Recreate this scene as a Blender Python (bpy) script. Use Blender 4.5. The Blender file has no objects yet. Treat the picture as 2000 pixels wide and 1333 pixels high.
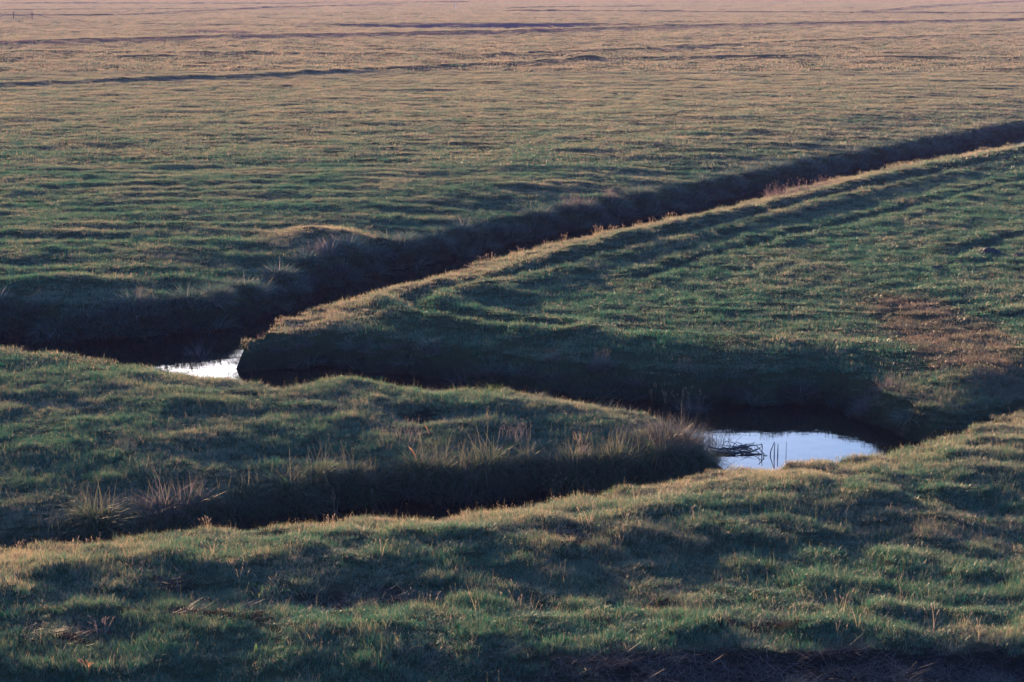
import bpy, math, random
import numpy as np
from mathutils import Vector, Matrix

# ------------------------------------------------------------------ camera, sky, sun, exposure
sc = bpy.context.scene
COL = sc.collection
R = math.radians
CAM_H, FPX, HORIZON = 7.0, 3900.0, -45.0          # camera height (m), focal length in 2000-px units
PITCH = math.atan((666.5 - HORIZON) / FPX)
cam = bpy.data.cameras.new('camera')
cam.sensor_width = 36.0
cam.lens = FPX / 2000 * 36.0
cam.clip_start, cam.clip_end = 0.5, 9000
cam_o = bpy.data.objects.new('camera', cam)
COL.objects.link(cam_o)
cam_o.location = (0, 0, CAM_H)
cam_o.rotation_euler = (math.pi / 2 - PITCH, 0, 0)
sc.camera = cam_o

SUN_EL, SUN_AZ = 4.7, -18.0                       # degrees; azimuth measured from the view direction, minus = left
world = bpy.data.worlds.new('World')
sc.world = world
world.use_nodes = True
wn = world.node_tree
bg = wn.nodes['Background']
sky = wn.nodes.new('ShaderNodeTexSky')
sky.sky_type = 'NISHITA'
sky.sun_disc = False
sky.sun_elevation = R(SUN_EL)
sky.sun_rotation = R(SUN_AZ)
sky.air_density = 1.0
sky.dust_density = 2.6
sky.ozone_density = 5.0
tint = wn.nodes.new('ShaderNodeMix'); tint.data_type = 'RGBA'; tint.blend_type = 'MULTIPLY'   # cool white balance over the whole sky
tint.inputs[0].default_value = 1.0
tint.inputs[7].default_value = (1.06, .97, 1.02, 1)
wn.links.new(sky.outputs['Color'], tint.inputs[6])
wn.links.new(tint.outputs[2], bg.inputs['Color'])
bg.inputs['Strength'].default_value = 0.15

sun = bpy.data.lights.new('sun', 'SUN')
sun.energy = 4.1
sun.angle = R(0.7)
sun.color = (1.0, 0.65, 0.39)
sun_o = bpy.data.objects.new('sun', sun)
COL.objects.link(sun_o)
sdir = Vector((math.sin(R(SUN_AZ)) * math.cos(R(SUN_EL)), math.cos(R(SUN_AZ)) * math.cos(R(SUN_EL)), math.sin(R(SUN_EL))))
sun_o.rotation_euler = (-sdir).to_track_quat('-Z', 'Y').to_euler()
sun_o.location = (0, 0, 60)

vs = sc.view_settings
vs.view_transform = 'Standard'
vs.look = 'None'
vs.gamma = 1.0
vs.exposure = 2.72
sc.cycles.use_denoising = True
sc.cycles.max_bounces = 6
sc.cycles.transparent_max_bounces = 4

# ------------------------------------------------------------------ helpers
HAZE = .00019
rng = np.random.default_rng(11)
random.seed(4)

def gp(px, py, z=0.0):
    """where the line through a point of the picture meets level z: a world x, y"""
    u, v = px - 1000.0, 666.5 - py
    cp, sp = math.cos(PITCH), math.sin(PITCH)
    d = (u, FPX * cp + v * sp, -FPX * sp + v * cp)
    t = (z - CAM_H) / d[2]
    return np.array((d[0] * t, d[1] * t))

def smooth_line(pts, z=0.0, n=3):
    P = np.array([gp(px, py, z) for px, py in pts])
    P = np.vstack([2 * P[0] - P[1], P, 2 * P[-1] - P[-2]])
    out = []
    for i in range(1, len(P) - 2):
        for k in range(n):
            t = k / n
            a, b, c, d = P[i - 1], P[i], P[i + 1], P[i + 2]
            out.append(0.5 * (2 * b + (c - a) * t + (2 * a - 5 * b + 4 * c - d) * t * t + (3 * b - a - 3 * c + d) * t ** 3))
    out.append(P[-2])
    return np.array(out)

def _hash(ix, iy, seed):
    h = (ix.astype(np.int64) * 374761393 + iy.astype(np.int64) * 668265263 + seed * 974711) & 0xffffffff
    h = ((h ^ (h >> 13)) * 1274126177) & 0xffffffff
    return ((h ^ (h >> 16)) & 0xffff) / 65535.0

def noise(x, y, seed=0):
    ix, iy = np.floor(x), np.floor(y)
    fx, fy = x - ix, y - iy
    u, v = fx * fx * fx * (fx * (fx * 6 - 15) + 10), fy * fy * fy * (fy * (fy * 6 - 15) + 10)
    def g(dx, dy):
        a = _hash(ix + dx, iy + dy, seed) * 2 * math.pi
        return np.cos(a) * (fx - dx) + np.sin(a) * (fy - dy)
    n0 = g(0, 0) * (1 - u) + g(1, 0) * u
    n1 = g(0, 1) * (1 - u) + g(1, 1) * u
    return (n0 * (1 - v) + n1 * v) * 1.5

def sstep(a, b, x):
    t = np.clip((x - a) / (b - a), 0, 1)
    return t * t * (3 - 2 * t)

def dist_line(x, y, L):
    if x.size <= 400:                                  # few points: all segments at once
        sh = x.shape
        a, d = L[:-1], L[1:] - L[:-1]
        px, py = x.reshape(-1, 1) - a[:, 0], y.reshape(-1, 1) - a[:, 1]
        t = np.clip((px * d[:, 0] + py * d[:, 1]) / ((d ** 2).sum(1) + 1e-12), 0, 1)
        return np.sqrt(((px - t * d[:, 0]) ** 2 + (py - t * d[:, 1]) ** 2).min(1)).reshape(sh)
    best = np.full(x.shape, 1e9)
    for a, b in zip(L[:-1], L[1:]):
        dx, dy = b - a
        q = dx * dx + dy * dy + 1e-12
        t = np.clip(((x - a[0]) * dx + (y - a[1]) * dy) / q, 0, 1)
        d = (x - a[0] - t * dx) ** 2 + (y - a[1] - t * dy) ** 2
        np.minimum(best, d, out=best)
    return np.sqrt(best)

def inside(x, y, P):
    if x.size <= 400:
        b, X, Y = np.roll(P, -1, 0), x.reshape(-1, 1), y.reshape(-1, 1)
        dy = np.where(b[:, 1] == P[:, 1], 1e-12, b[:, 1] - P[:, 1])
        m = ((P[:, 1] > Y) != (b[:, 1] > Y)) & (X < (b[:, 0] - P[:, 0]) * (Y - P[:, 1]) / dy + P[:, 0])
        return (m.sum(1) % 2 == 1).reshape(x.shape)
    c = np.zeros(x.shape, bool)
    for a, b in zip(P, np.roll(P, -1, 0)):
        if a[1] == b[1]:
            continue
        m = ((a[1] > y) != (b[1] > y)) & (x < (b[0] - a[0]) * (y - a[1]) / (b[1] - a[1]) + a[0])
        c ^= m
    return c

# ------------------------------------------------------------------ the lie of the land
WATER_Z = -0.70
# rims of the ditch at field level
far_rim = smooth_line([(3300, 95), (2500, 150), (2000, 232), (1800, 268), (1600, 308), (1400, 349), (1200, 390), (1000, 424), (900, 444), (760, 472), (640, 498),
                       (520, 544), (400, 580), (250, 592), (100, 596), (0, 590), (-300, 588), (-1200, 600)])
tongue_up = smooth_line([(-1200, 640), (-300, 655), (0, 680), (180, 697), (330, 716), (470, 742), (560, 752), (640, 741), (800, 746), (1000, 755),
                         (1180, 772), (1280, 795), (1340, 828)])
tongue_low = smooth_line([(1340, 828), (1348, 842), (1310, 853), (1200, 858), (1000, 866), (800, 880), (650, 894), (450, 930), (250, 962), (0, 1000), (-300, 1035), (-1200, 1100)])
fore_rim = smooth_line([(-1200, 1190), (-300, 1112), (0, 1086), (100, 1074), (300, 1052), (500, 1037), (700, 1020), (850, 1007), (1000, 987), (1150, 966), (1300, 936),
                        (1400, 922), (1550, 908), (1700, 890), (1800, 866), (1900, 834), (2000, 804), (2300, 700), (2700, 620)])
pen_south = smooth_line([(2700, 615), (2300, 690), (2000, 768), (1920, 786), (1840, 792), (1780, 768), (1700, 730), (1600, 712), (1500, 712), (1300, 708), (1100, 694), (900, 668),
                         (760, 654), (620, 646), (540, 646), (486, 653)])
pen_rim = smooth_line([(486, 653), (530, 641), (600, 616), (700, 580), (850, 543), (1000, 497), (1250, 440), (1500, 386), (1700, 334), (2000, 282), (2500, 195), (3300, 120)])
DITCH = np.vstack([far_rim, tongue_up, tongue_low, fore_rim, pen_south, pen_rim])
RIMS_LOW = tongue_low[6:]
RIMS = [far_rim, np.vstack([tongue_up, tongue_low]), fore_rim, np.vstack([pen_south, pen_rim])]      # 0 far field, 1 tongue, 2 foreground, 3 peninsula

RUTS = [  # line, half width, depth, raised lip on the far side
    (smooth_line([(2600, 195), (2000, 306), (1700, 370), (1400, 444), (1200, 494), (1050, 534), (930, 560), (845, 580), (805, 594), (830, 612), (930, 632), (1100, 648)]), .33, .24, .11),
    (smooth_line([(1500, 404), (1400, 424), (1200, 469), (1080, 503), (960, 538), (900, 556)]), .20, .14, .04),
    (smooth_line([(2500, 260), (2000, 352), (1700, 425), (1500, 470), (1250, 545)]), .28, .12, .05),
    (smooth_line([(2500, 330), (2100, 425), (1850, 500)]), .30, .12, .05),
    (smooth_line([(-300, 190), (0, 168), (500, 150), (1000, 125), (1150, 117)]), 1.3, .42, .16),
    (smooth_line([(1150, 118), (1400, 113), (1700, 113), (2000, 117), (2500, 124)]), 1.6, .42, .1),
    (smooth_line([(-300, 103), (0, 103), (300, 105), (600, 107), (1000, 110), (1200, 112)]), 1.6, .4, .1),
    (smooth_line([(-300, 122), (0, 117), (330, 111)]), 1.2, .3, .1),
    (smooth_line([(980, 108), (1300, 96), (1600, 81), (2000, 66), (2500, 54)]), 1.7, .42, .12),
    (smooth_line([(-300, 98), (0, 87), (250, 80), (420, 75), (520, 73), (1000, 65), (1400, 52), (2000, 40), (2500, 29)]), 2.4, .75, .15),
    (smooth_line([(-300, 31), (0, 31), (250, 30), (430, 20), (780, 9)]), 3.0, .6, .2),
    (smooth_line([(-300, 21), (0, 21), (500, 17)]), 3, .5, .2),
    (smooth_line([(-300, 6), (0, 7), (500, 8), (900, 5)]), 4, .6, .2),
    (smooth_line([(1000, 22), (1500, 25), (1690, 26), (2000, 27), (2400, 28)]), 2.6, .55, .2),
    (smooth_line([(1690, 25), (1820, 13), (2000, 4), (2300, -5)]), 3, .7, .2),
    (smooth_line([(1000, 16), (1250, 13)]), 3, .5, .2),
    (smooth_line([(300, 47), (700, 52), (1100, 53)]), 2.2, .35, .05),
    (smooth_line([(1300, 44), (1600, 43), (1780, 42)]), 2.0, .3, .05),
]
POOL_C = gp(960, 51)

def land(x, y):
    """height, region (0..3), distance inside the ditch (negative on land)"""
    x = np.asarray(x, float); y = np.asarray(y, float)
    wx = x + .30 * noise(x / 1.3, y / 1.3, 5) + .16 * noise(x / .45, y / .45, 6)
    wy = y + .30 * noise(x / 1.3 + 9, y / 1.3, 7) + .16 * noise(x / .45, y / .45 + 7, 8)
    near = (y < 330) & (np.abs(x) < 170)
    D = np.full((4,) + x.shape, 1e3)
    ins = np.zeros(x.shape, bool)
    xn, yn = wx[near], wy[near]
    for k, L in enumerate(RIMS):
        D[k][near] = dist_line(xn, yn, L)
    ins[near] = inside(xn, yn, DITCH)
    reg = np.argmin(D, 0)
    reg[~near] = 0
    d = D.min(0)
    sd = np.where(ins, d, -d)
    # undulation
    far = sstep(60, 300, y)
    n6 = noise(x / 7.0, y / 7.0, 1)
    n2 = noise(x / 2.3, y / 2.3, 2)
    n1 = noise(x / .85, y / .85, 3)
    n0 = noise(x / .33, y / .33, 4)
    n30 = noise(x / 38., y / 38., 9)
    a6 = np.choose(reg, [.07, .07, .035, .020]) * (1 - .35 * far)
    a2 = np.choose(reg, [.045, .042, .032, .016]) * (1 + .6 * far)
    a1 = np.choose(reg, [.034, .034, .050, .026])
    tus = np.maximum(noise(x / .62, y / .62, 61) - .05, 0) * np.choose(reg, [.05, .05, .11, .03]) * (1 - far)
    z = a6 * n6 + a2 * n2 + a1 * n1 * (1 - .5 * far) + .014 * n0 * (1 - far) + .10 * far * n30 + tus
    # mowing and hoof lines that follow the rims
    rows = np.sin(2 * math.pi * (D[3] + .20 * noise(x / 3, y / 3, 71)) / .80) * np.clip(.6 + noise(x / 4, y / 4, 72), .1, 1.2)
    z += np.where((reg == 3) & ~ins, .034 * rows * sstep(2.2, 3.2, D[3]) * near, 0)
    rows0 = np.sin(2 * math.pi * (y * 1.0 - .12 * x + .8 * noise(x / 9, y / 5, 73)) / 1.9) * np.clip(.5 + noise(x / 7, y / 3, 74), 0, 1.2)
    z += np.where(reg == 0, .035 * rows0, 0) * (y > 40)
    z += np.choose(reg, [.055, .05, .02, .035]) * noise((x + .15 * y) / 3.2, y / 1.0, 75) * (1 - .5 * far)
    # shoulders
    land_d = np.maximum(-sd, 0)
    cols = np.clip((x * FPX / np.maximum(y, 1) + 1000) / 2000, -.3, 1.3)
    w0 = 2.2 + 2.6 * sstep(.35, .9, cols)
    sh0 = .30 * (1 - np.exp(-(land_d / w0) ** 1.4)) * (1 - sstep(70, 140, y)) - .30 * np.exp(-(land_d / w0) ** 1.4) * sstep(70, 140, y)
    sh1 = -.16 * np.exp(-(D[1] / 1.0)) * 1.0 + .10 * np.exp(-((dist_line(x, y, tongue_up[:20]) / 2.5) ** 2))
    sh2 = .15 * np.exp(-((land_d - 2.0) / 1.2) ** 2) - .08 * np.exp(-(land_d / .7) ** 2)
    sh3 = .13 * np.exp(-((land_d - 1.8) / .95) ** 2) - .05 * np.exp(-(land_d / .6) ** 2)
    ds = dist_line(x[near], y[near], pen_south)
    t3 = np.zeros(x.shape); t3[near] = -.08 * np.exp(-(ds / 1.3) ** 1.3) * (sstep(-3.5, 2.5, x[near]))
    sh = np.choose(reg, [sh0, sh1, sh2, sh3 + t3])
    sh[~near] = 0
    z = z + sh
    # the tongue falls towards the nearer arm of the ditch
    dl = np.zeros(x.shape); dl[near] = dist_line(x[near], y[near], tongue_low)
    z = z + np.where(reg == 1, -.13 * np.exp(-(dl / 2.8) ** 1.5), 0)
    # foreground: a trough, then a low ridge and bare earth at its foot
    f = (reg == 2) & ~ins
    tro = -.06 * np.exp(-((y - 21.9 - .10 * x) / 1.3) ** 2) * (1 - .55 * sstep(0, 4, x)) + .06 * np.exp(-((y - 20.3 + .02 * x) / .6) ** 2)
    tro -= .10 * sstep(19.40, 18.9, y + .18 * noise(x / .6, y / .6, 31) - .05 * x)
    tro += .030 * np.maximum(26.5 - y, 0) * (y > 0)
    z = z + np.where(f, tro, 0)
    # ruts, drains and far ditches
    for L, hw, dep, lip in RUTS:
        lo, hi = L.min(0) - 5 * hw, L.max(0) + 5 * hw
        m = (x > lo[0]) & (x < hi[0]) & (y > lo[1]) & (y < hi[1])
        if m.any():
            wp = .3 if L[:, 1].min() < 90 else 0.
            dd = dist_line(x[m] + wp * (wx[m] - x[m]), y[m] + wp * (wy[m] - y[m]), L) * (1 + .25 * noise(x[m] / (hw * 4), y[m] / (hw * 4), 17))
            wob = .75 + .6 * noise(x[m] / (hw * 7), y[m] / (hw * 7), 18)
            if L[:, 1].min() > 90:       # far drains show as low spoil banks that stand against the light
                z[m] += .60 * dep * np.clip(wob, .85, 1.1) * np.exp(-(dd / (.8 * hw)) ** 2)
            else:
                z[m] += -dep * np.clip(wob, .7, 1.2) * np.exp(-(dd / hw) ** 2) + lip * np.exp(-((dd - 2 * hw) / hw) ** 2)
    # low mound on the peninsula and its hollow, wet hollow on the tongue, far flooded hollow
    for (px, py, r, h) in [(985, 580, .75, .14), (640, 590, 1.2, .06), (1940, 470, 3., -.05), (805, 800, .55, -.17), (1100, 760, 1.6, .08), (640, 475, 1.2, .30), (60, 575, 1.5, .22), (560, 500, 1.5, .1)]:
        c = gp(px, py)
        z += h * np.exp(-(((x - c[0]) / r) ** 2 + ((y - c[1]) / r) ** 2))
    z -= .55 * np.exp(-((x - POOL_C[0]) / 26) ** 4 - ((y - POOL_C[1]) / 9) ** 4)
    # ditch profile
    wbank = 1.0 + .18 * noise(x / 1.1, y / 1.1, 21)
    dlo = np.full(x.shape, 1e3); dlo[near] = dist_line(xn, yn, RIMS_LOW)
    sgn = np.where(ins, 1., -1.)
    def prof(dist, w, p=.9):
        return -1.15 * sstep(-.12, 1.0, sgn * dist / (w * wbank)) ** p
    pr = np.maximum(prof(D[0], .90, .8), prof(D[2], .8))
    pr = np.maximum(pr, prof(D[3], .80, .8))
    pr = np.maximum(pr, prof(np.where(D[1] < dlo - .05, D[1], 1e3), 1.0))
    pr = np.maximum(pr, prof(dlo, .95, .9))
    z = np.where(sd > -.35, z * np.clip(1 - sd, 0, 1) + pr, z)
    return z, reg, sd

def land_z(x, y):
    return float(land(np.array([x]), np.array([y]))[0][0])

def grad(x, y, e=.15):
    zx = (land(x + e, y)[0] - land(x - e, y)[0]) / (2 * e)
    zy = (land(x, y + e)[0] - land(x, y - e)[0]) / (2 * e)
    return zx, zy

# ------------------------------------------------------------------ materials
def mat(name):
    m = bpy.data.materials.new(name)
    m.use_nodes = True
    m.node_tree.nodes.clear()
    return m, m.node_tree.nodes, m.node_tree.links

def attr(n, name, kind='GEOMETRY'):
    a = n.new('ShaderNodeAttribute'); a.attribute_name = name; a.attribute_type = kind
    return a

def mixc(n, l, fac, a, b):
    m = n.new('ShaderNodeMix'); m.data_type = 'RGBA'
    if isinstance(fac, float): m.inputs[0].default_value = fac
    else: l.new(fac, m.inputs[0])
    for s, v in ((6, a), (7, b)):
        if isinstance(v, tuple): m.inputs[s].default_value = v + (1,)
        else: l.new(v, m.inputs[s])
    return m.outputs[2]

def math_n(n, l, op, a, b):
    m = n.new('ShaderNodeMath'); m.operation = op
    for i, v in enumerate((a, b)):
        if isinstance(v, (int, float)): m.inputs[i].default_value = v
        else: l.new(v, m.inputs[i])
    return m.outputs[0]

def leaf_shader(n, l, color, trans=.45, gloss=.10, rough=.45):
    d = n.new('ShaderNodeBsdfDiffuse'); l.new(color, d.inputs['Color'])
    t = n.new('ShaderNodeBsdfTranslucent'); l.new(color, t.inputs['Color'])
    g = n.new('ShaderNodeBsdfGlossy'); g.inputs['Roughness'].default_value = rough; g.inputs['Color'].default_value = (.9, .9, .9, 1)
    m1 = n.new('ShaderNodeMixShader'); m1.inputs[0].default_value = trans
    l.new(d.outputs[0], m1.inputs[1]); l.new(t.outputs[0], m1.inputs[2])
    m2 = n.new('ShaderNodeMixShader'); m2.inputs[0].default_value = gloss
    l.new(m1.outputs[0], m2.inputs[1]); l.new(g.outputs[0], m2.inputs[2])
    o = n.new('ShaderNodeOutputMaterial'); l.new(m2.outputs[0], o.inputs['Surface'])

def grass_material(name, green, olive, straw, red, gloss=.10, tipc=(.28, .275, .125)):
    """blade colour: random per blade, spatial 'dry' and 'red' carried by the instances"""
    m, n, l = mat(name)
    rnd = attr(n, 'rnd').outputs['Fac']
    dry = attr(n, 'dry', 'INSTANCER').outputs['Fac']
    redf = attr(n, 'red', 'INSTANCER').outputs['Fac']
    c = mixc(n, l, rnd, green, olive)
    k = math_n(n, l, 'SUBTRACT', math_n(n, l, 'ADD', dry, rnd), .72)
    k = n_clamp(n, l, math_n(n, l, 'MULTIPLY', k, 2.6))
    c = mixc(n, l, k, c, straw)
    tip = attr(n, 'tip').outputs['Fac']                      # bleached, dew-wet tips
    k2 = math_n(n, l, 'MULTIPLY', math_n(n, l, 'POWER', tip, 2.0), math_n(n, l, 'ADD', math_n(n, l, 'MULTIPLY', dry, 1.1), .10))
    c = mixc(n, l, n_clamp(n, l, k2), c, tipc)
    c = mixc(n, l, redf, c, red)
    leaf_shader(n, l, c, .45, gloss)
    return m

def n_clamp(n, l, v):
    c = n.new('ShaderNodeClamp'); l.new(v, c.inputs[0]); return c.outputs[0]

def plant_material(name, a, b, c3=None, trans=.35, gloss=.02):
    m, n, l = mat(name)
    rnd = attr(n, 'rnd').outputs['Fac']
    col = mixc(n, l, rnd, a, b)
    if c3:
        k = n_clamp(n, l, math_n(n, l, 'MULTIPLY', math_n(n, l, 'SUBTRACT', rnd, .82), 6.0))
        col = mixc(n, l, k, col, c3)
    leaf_shader(n, l, col, trans, gloss)
    return m

def rough_material(name, a, b, scale=12., bump=.4, rough=.9):
    m, n, l = mat(name)
    tc = n.new('ShaderNodeTexCoord')
    t = n.new('ShaderNodeTexNoise'); t.inputs['Scale'].default_value = scale; t.inputs['Detail'].default_value = 8
    l.new(tc.outputs['Object'], t.inputs['Vector'])
    p = n.new('ShaderNodeBsdfPrincipled'); p.inputs['Roughness'].default_value = rough
    l.new(mixc(n, l, t.outputs['Fac'], a, b), p.inputs['Base Color'])
    bp = n.new('ShaderNodeBump'); bp.inputs['Strength'].default_value = bump; bp.inputs['Distance'].default_value = .03
    l.new(t.outputs['Fac'], bp.inputs['Height']); l.new(bp.outputs[0], p.inputs['Normal'])
    o = n.new('ShaderNodeOutputMaterial'); l.new(p.outputs[0], o.inputs['Surface'])
    return m

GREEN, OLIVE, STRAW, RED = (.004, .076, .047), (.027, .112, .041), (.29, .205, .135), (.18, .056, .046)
M_turf = grass_material('turf_blades', GREEN, OLIVE, STRAW, RED, .05)
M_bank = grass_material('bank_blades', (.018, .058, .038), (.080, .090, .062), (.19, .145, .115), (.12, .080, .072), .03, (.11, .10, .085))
M_sedge = plant_material('sedge', (.026, .075, .040), (.095, .105, .058), (.20, .16, .11))
M_tuss = plant_material('tussock', (.028, .088, .062), (.13, .15, .115), (.36, .31, .27))
M_purple = plant_material('purple_dead', (.080, .060, .056), (.16, .120, .110), (.24, .18, .16))
M_shrub = plant_material('dry_twigs', (.045, .050, .042), (.10, .090, .085), (.20, .16, .15))
M_straw = plant_material('straw', (.22, .15, .08), (.34, .25, .13), (.40, .30, .2))
M_rust = plant_material('rust', (.26, .10, .045), (.36, .17, .08), (.40, .22, .12))
M_pink = plant_material('pinkish', (.11, .072, .068), (.19, .13, .12), (.26, .19, .17))
M_fresh = plant_material('fresh_green', (.035, .085, .02), (.085, .135, .03), (.16, .17, .05), .45)
M_twig = plant_material('twig', (.05, .033, .030), (.10, .07, .06), None, 0.0, .04)
M_earth = rough_material('earth', (.008, .006, .006), (.026, .018, .016), 18, 1.0)
M_wood = rough_material('weathered_wood', (.05, .038, .034), (.12, .09, .075), 9, .5)
M_wire = rough_material('wire', (.05, .045, .045), (.09, .08, .08), 30, .1, .5)
M_paint = rough_material('white_paint', (.72, .70, .68), (.82, .8, .78), 20, .1, .6)

def ground_material():
    m, n, l = mat('ground')
    tc = n.new('ShaderNodeTexCoord')
    def nz(scale, det=6):
        t = n.new('ShaderNodeTexNoise'); t.inputs['Scale'].default_value = scale; t.inputs['Detail'].default_value = det
        l.new(tc.outputs['Object'], t.inputs['Vector']); return t.outputs['Fac']
    fine, mid, big = nz(9.0), nz(1.2), nz(.06)
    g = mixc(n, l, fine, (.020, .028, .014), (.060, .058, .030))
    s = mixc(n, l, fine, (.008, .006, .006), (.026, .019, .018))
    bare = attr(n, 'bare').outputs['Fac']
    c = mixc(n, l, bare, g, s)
    mud = attr(n, 'mud').outputs['Fac']
    c = mixc(n, l, mud, c, mixc(n, l, mid, (.045, .03, .04), (.09, .06, .07)))
    p = n.new('ShaderNodeBsdfPrincipled')
    l.new(c, p.inputs['Base Color'])
    p.inputs['Roughness'].default_value = .9
    p.inputs['Specular IOR Level'].default_value = .0
    bp = n.new('ShaderNodeBump'); bp.inputs['Strength'].default_value = .7; bp.inputs['Distance'].default_value = .03
    l.new(nz(22., 8), bp.inputs['Height']); l.new(bp.outputs[0], p.inputs['Normal'])
    o = n.new('ShaderNodeOutputMaterial'); l.new(p.outputs[0], o.inputs['Surface'])
    return m

def water_material():
    m, n, l = mat('ditch_water')
    tc = n.new('ShaderNodeTexCoord')
    t = n.new('ShaderNodeTexNoise'); t.inputs['Scale'].default_value = 3.0; t.inputs['Detail'].default_value = 3
    l.new(tc.outputs['Object'], t.inputs['Vector'])
    bp = n.new('ShaderNodeBump'); bp.inputs['Strength'].default_value = .12; bp.inputs['Distance'].default_value = .02
    l.new(t.outputs['Fac'], bp.inputs['Height'])
    p = n.new('ShaderNodeBsdfPrincipled')
    p.inputs['Base Color'].default_value = (.008, .007, .006, 1)
    p.inputs['Roughness'].default_value = .03
    p.inputs['IOR'].default_value = 1.36
    l.new(bp.outputs[0], p.inputs['Normal'])
    o = n.new('ShaderNodeOutputMaterial'); l.new(p.outputs[0], o.inputs['Surface'])
    return m

# ------------------------------------------------------------------ mesh helpers
def mesh_from(name, V, F4=None, F3=None, attrs=None, smooth=False):
    me = bpy.data.meshes.new(name)
    V = np.asarray(V, np.float32)
    nf4 = 0 if F4 is None else len(F4)
    nf3 = 0 if F3 is None else len(F3)
    me.vertices.add(len(V)); me.vertices.foreach_set('co', V.ravel())
    loops = []
    if nf4: loops.append(np.asarray(F4).ravel())
    if nf3: loops.append(np.asarray(F3).ravel())
    if loops:
        lp = np.concatenate(loops).astype(np.int32)
        me.loops.add(len(lp)); me.loops.foreach_set('vertex_index', lp)
        tot = np.concatenate([np.full(nf4, 4), np.full(nf3, 3)]).astype(np.int32)
        st = np.concatenate([[0], np.cumsum(tot)[:-1]]).astype(np.int32)
        me.polygons.add(nf4 + nf3)
        me.polygons.foreach_set('loop_start', st)
        me.polygons.foreach_set('loop_total', tot)
        me.polygons.foreach_set('use_smooth', np.full(nf4 + nf3, smooth))
    me.update(calc_edges=True)
    for k, v in (attrs or {}).items():
        v = np.asarray(v, np.float32)
        if v.ndim == 2:
            a = me.attributes.new(k, 'FLOAT_VECTOR', 'POINT'); a.data.foreach_set('vector', v.ravel())
        else:
            a = me.attributes.new(k, 'FLOAT', 'POINT'); a.data.foreach_set('value', v)
    return me

def blades(base, az, lean, length, width, droop, segs=2, rnd=None, twist=None, tipw=0.0):
    """ribbon leaves: base (n,3), azimuth of lean, lean from vertical, extra bend by the tip"""
    n = len(base)
    az = np.broadcast_to(az, n).astype(float); lean = np.broadcast_to(lean, n); length = np.broadcast_to(length, n)
    width = np.broadcast_to(width, n); droop = np.broadcast_to(droop, n)
    if rnd is None: rnd = rng.random(n)
    if twist is None: twist = rng.uniform(-1.2, 1.2, n)
    side = np.stack([-np.sin(az + twist), np.cos(az + twist), np.zeros(n)], 1)
    pts = [base]
    for s in range(segs):
        th = lean + droop * (s + .5) / segs
        dirv = np.stack([np.sin(th) * np.cos(az), np.sin(th) * np.sin(az), np.cos(th)], 1)
        pts.append(pts[-1] + dirv * (length / segs)[:, None])
    V, nv = [], 2 * segs + 1
    for s in range(segs):
        w = (width * .5 * (1 - (1 - tipw) * (s / segs) ** 1.5))[:, None]
        V += [pts[s] - side * w, pts[s] + side * w]
    V.append(pts[segs])
    V = np.stack(V, 1).reshape(-1, 3)
    o = (np.arange(n) * nv)[:, None]
    F4 = np.concatenate([o + np.array([[2 * s, 2 * s + 1, 2 * s + 3, 2 * s + 2]]) for s in range(segs - 1)]) if segs > 1 else np.zeros((0, 4), int)
    F3 = o + np.array([[2 * segs - 2, 2 * segs - 1, 2 * segs]])
    tt = np.array([s / segs for s in range(segs) for _ in (0, 1)] + [1.0])
    return V, F4, F3, np.stack([np.repeat(rnd, nv), np.tile(tt, n)], 1)

def join_geo(parts):
    V, F4, F3, A, o = [], [], [], [], 0
    for v, f4, f3, a in parts:
        V.append(v); F4.append(f4 + o); F3.append(f3 + o); A.append(a); o += len(v)
    return np.concatenate(V), np.concatenate(F4).astype(int), np.concatenate(F3).astype(int), np.concatenate(A)

def geo_mesh(name, parts, material):
    V, F4, F3, A = join_geo(parts) if isinstance(parts, list) else parts
    me = mesh_from(name, V, F4, F3, {'rnd': A[:, 0], 'tip': A[:, 1]})
    me.materials.append(material)
    return me

def tube(pts, r0, r1, sides=5, rnd=.5):
    pts = np.asarray(pts, float); n = len(pts)
    V = []
    for i, p in enumerate(pts):
        t = pts[min(i + 1, n - 1)] - pts[max(i - 1, 0)]
        t = t / (np.linalg.norm(t) + 1e-9)
        a = np.cross(t, (0, 0, 1) if abs(t[2]) < .9 else (1, 0, 0)); a /= np.linalg.norm(a)
        b = np.cross(t, a)
        r = r0 + (r1 - r0) * i / (n - 1)
        for k in range(sides):
            th = 2 * math.pi * k / sides
            V.append(p + r * (math.cos(th) * a + math.sin(th) * b))
    F4 = [[i * sides + k, i * sides + (k + 1) % sides, (i + 1) * sides + (k + 1) % sides, (i + 1) * sides + k] for i in range(n - 1) for k in range(sides)]
    V.append(pts[0]); V.append(pts[-1])
    c0, c1 = len(V) - 2, len(V) - 1
    F3 = [[c0, (k + 1) % sides, k] for k in range(sides)] + [[c1, (n - 1) * sides + k, (n - 1) * sides + (k + 1) % sides] for k in range(sides)]
    return np.array(V), np.array(F4), np.array(F3), np.tile([[rnd, .5]], (len(V), 1))

def link(name, me, loc=(0, 0, 0), rz=0., parent=None, scale=1.):
    o = bpy.data.objects.new(name, me)
    COL.objects.link(o)
    o.location = loc; o.rotation_euler = (0, 0, rz)
    o.scale = (scale,) * 3 if isinstance(scale, (int, float)) else scale
    if parent: o.parent = parent
    return o

def tag(o, label=None, cat=None, group=None, kind=None):
    if label: o['label'] = label
    if cat: o['category'] = cat
    if group: o['group'] = group
    if kind: o['kind'] = kind
    return o

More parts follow.
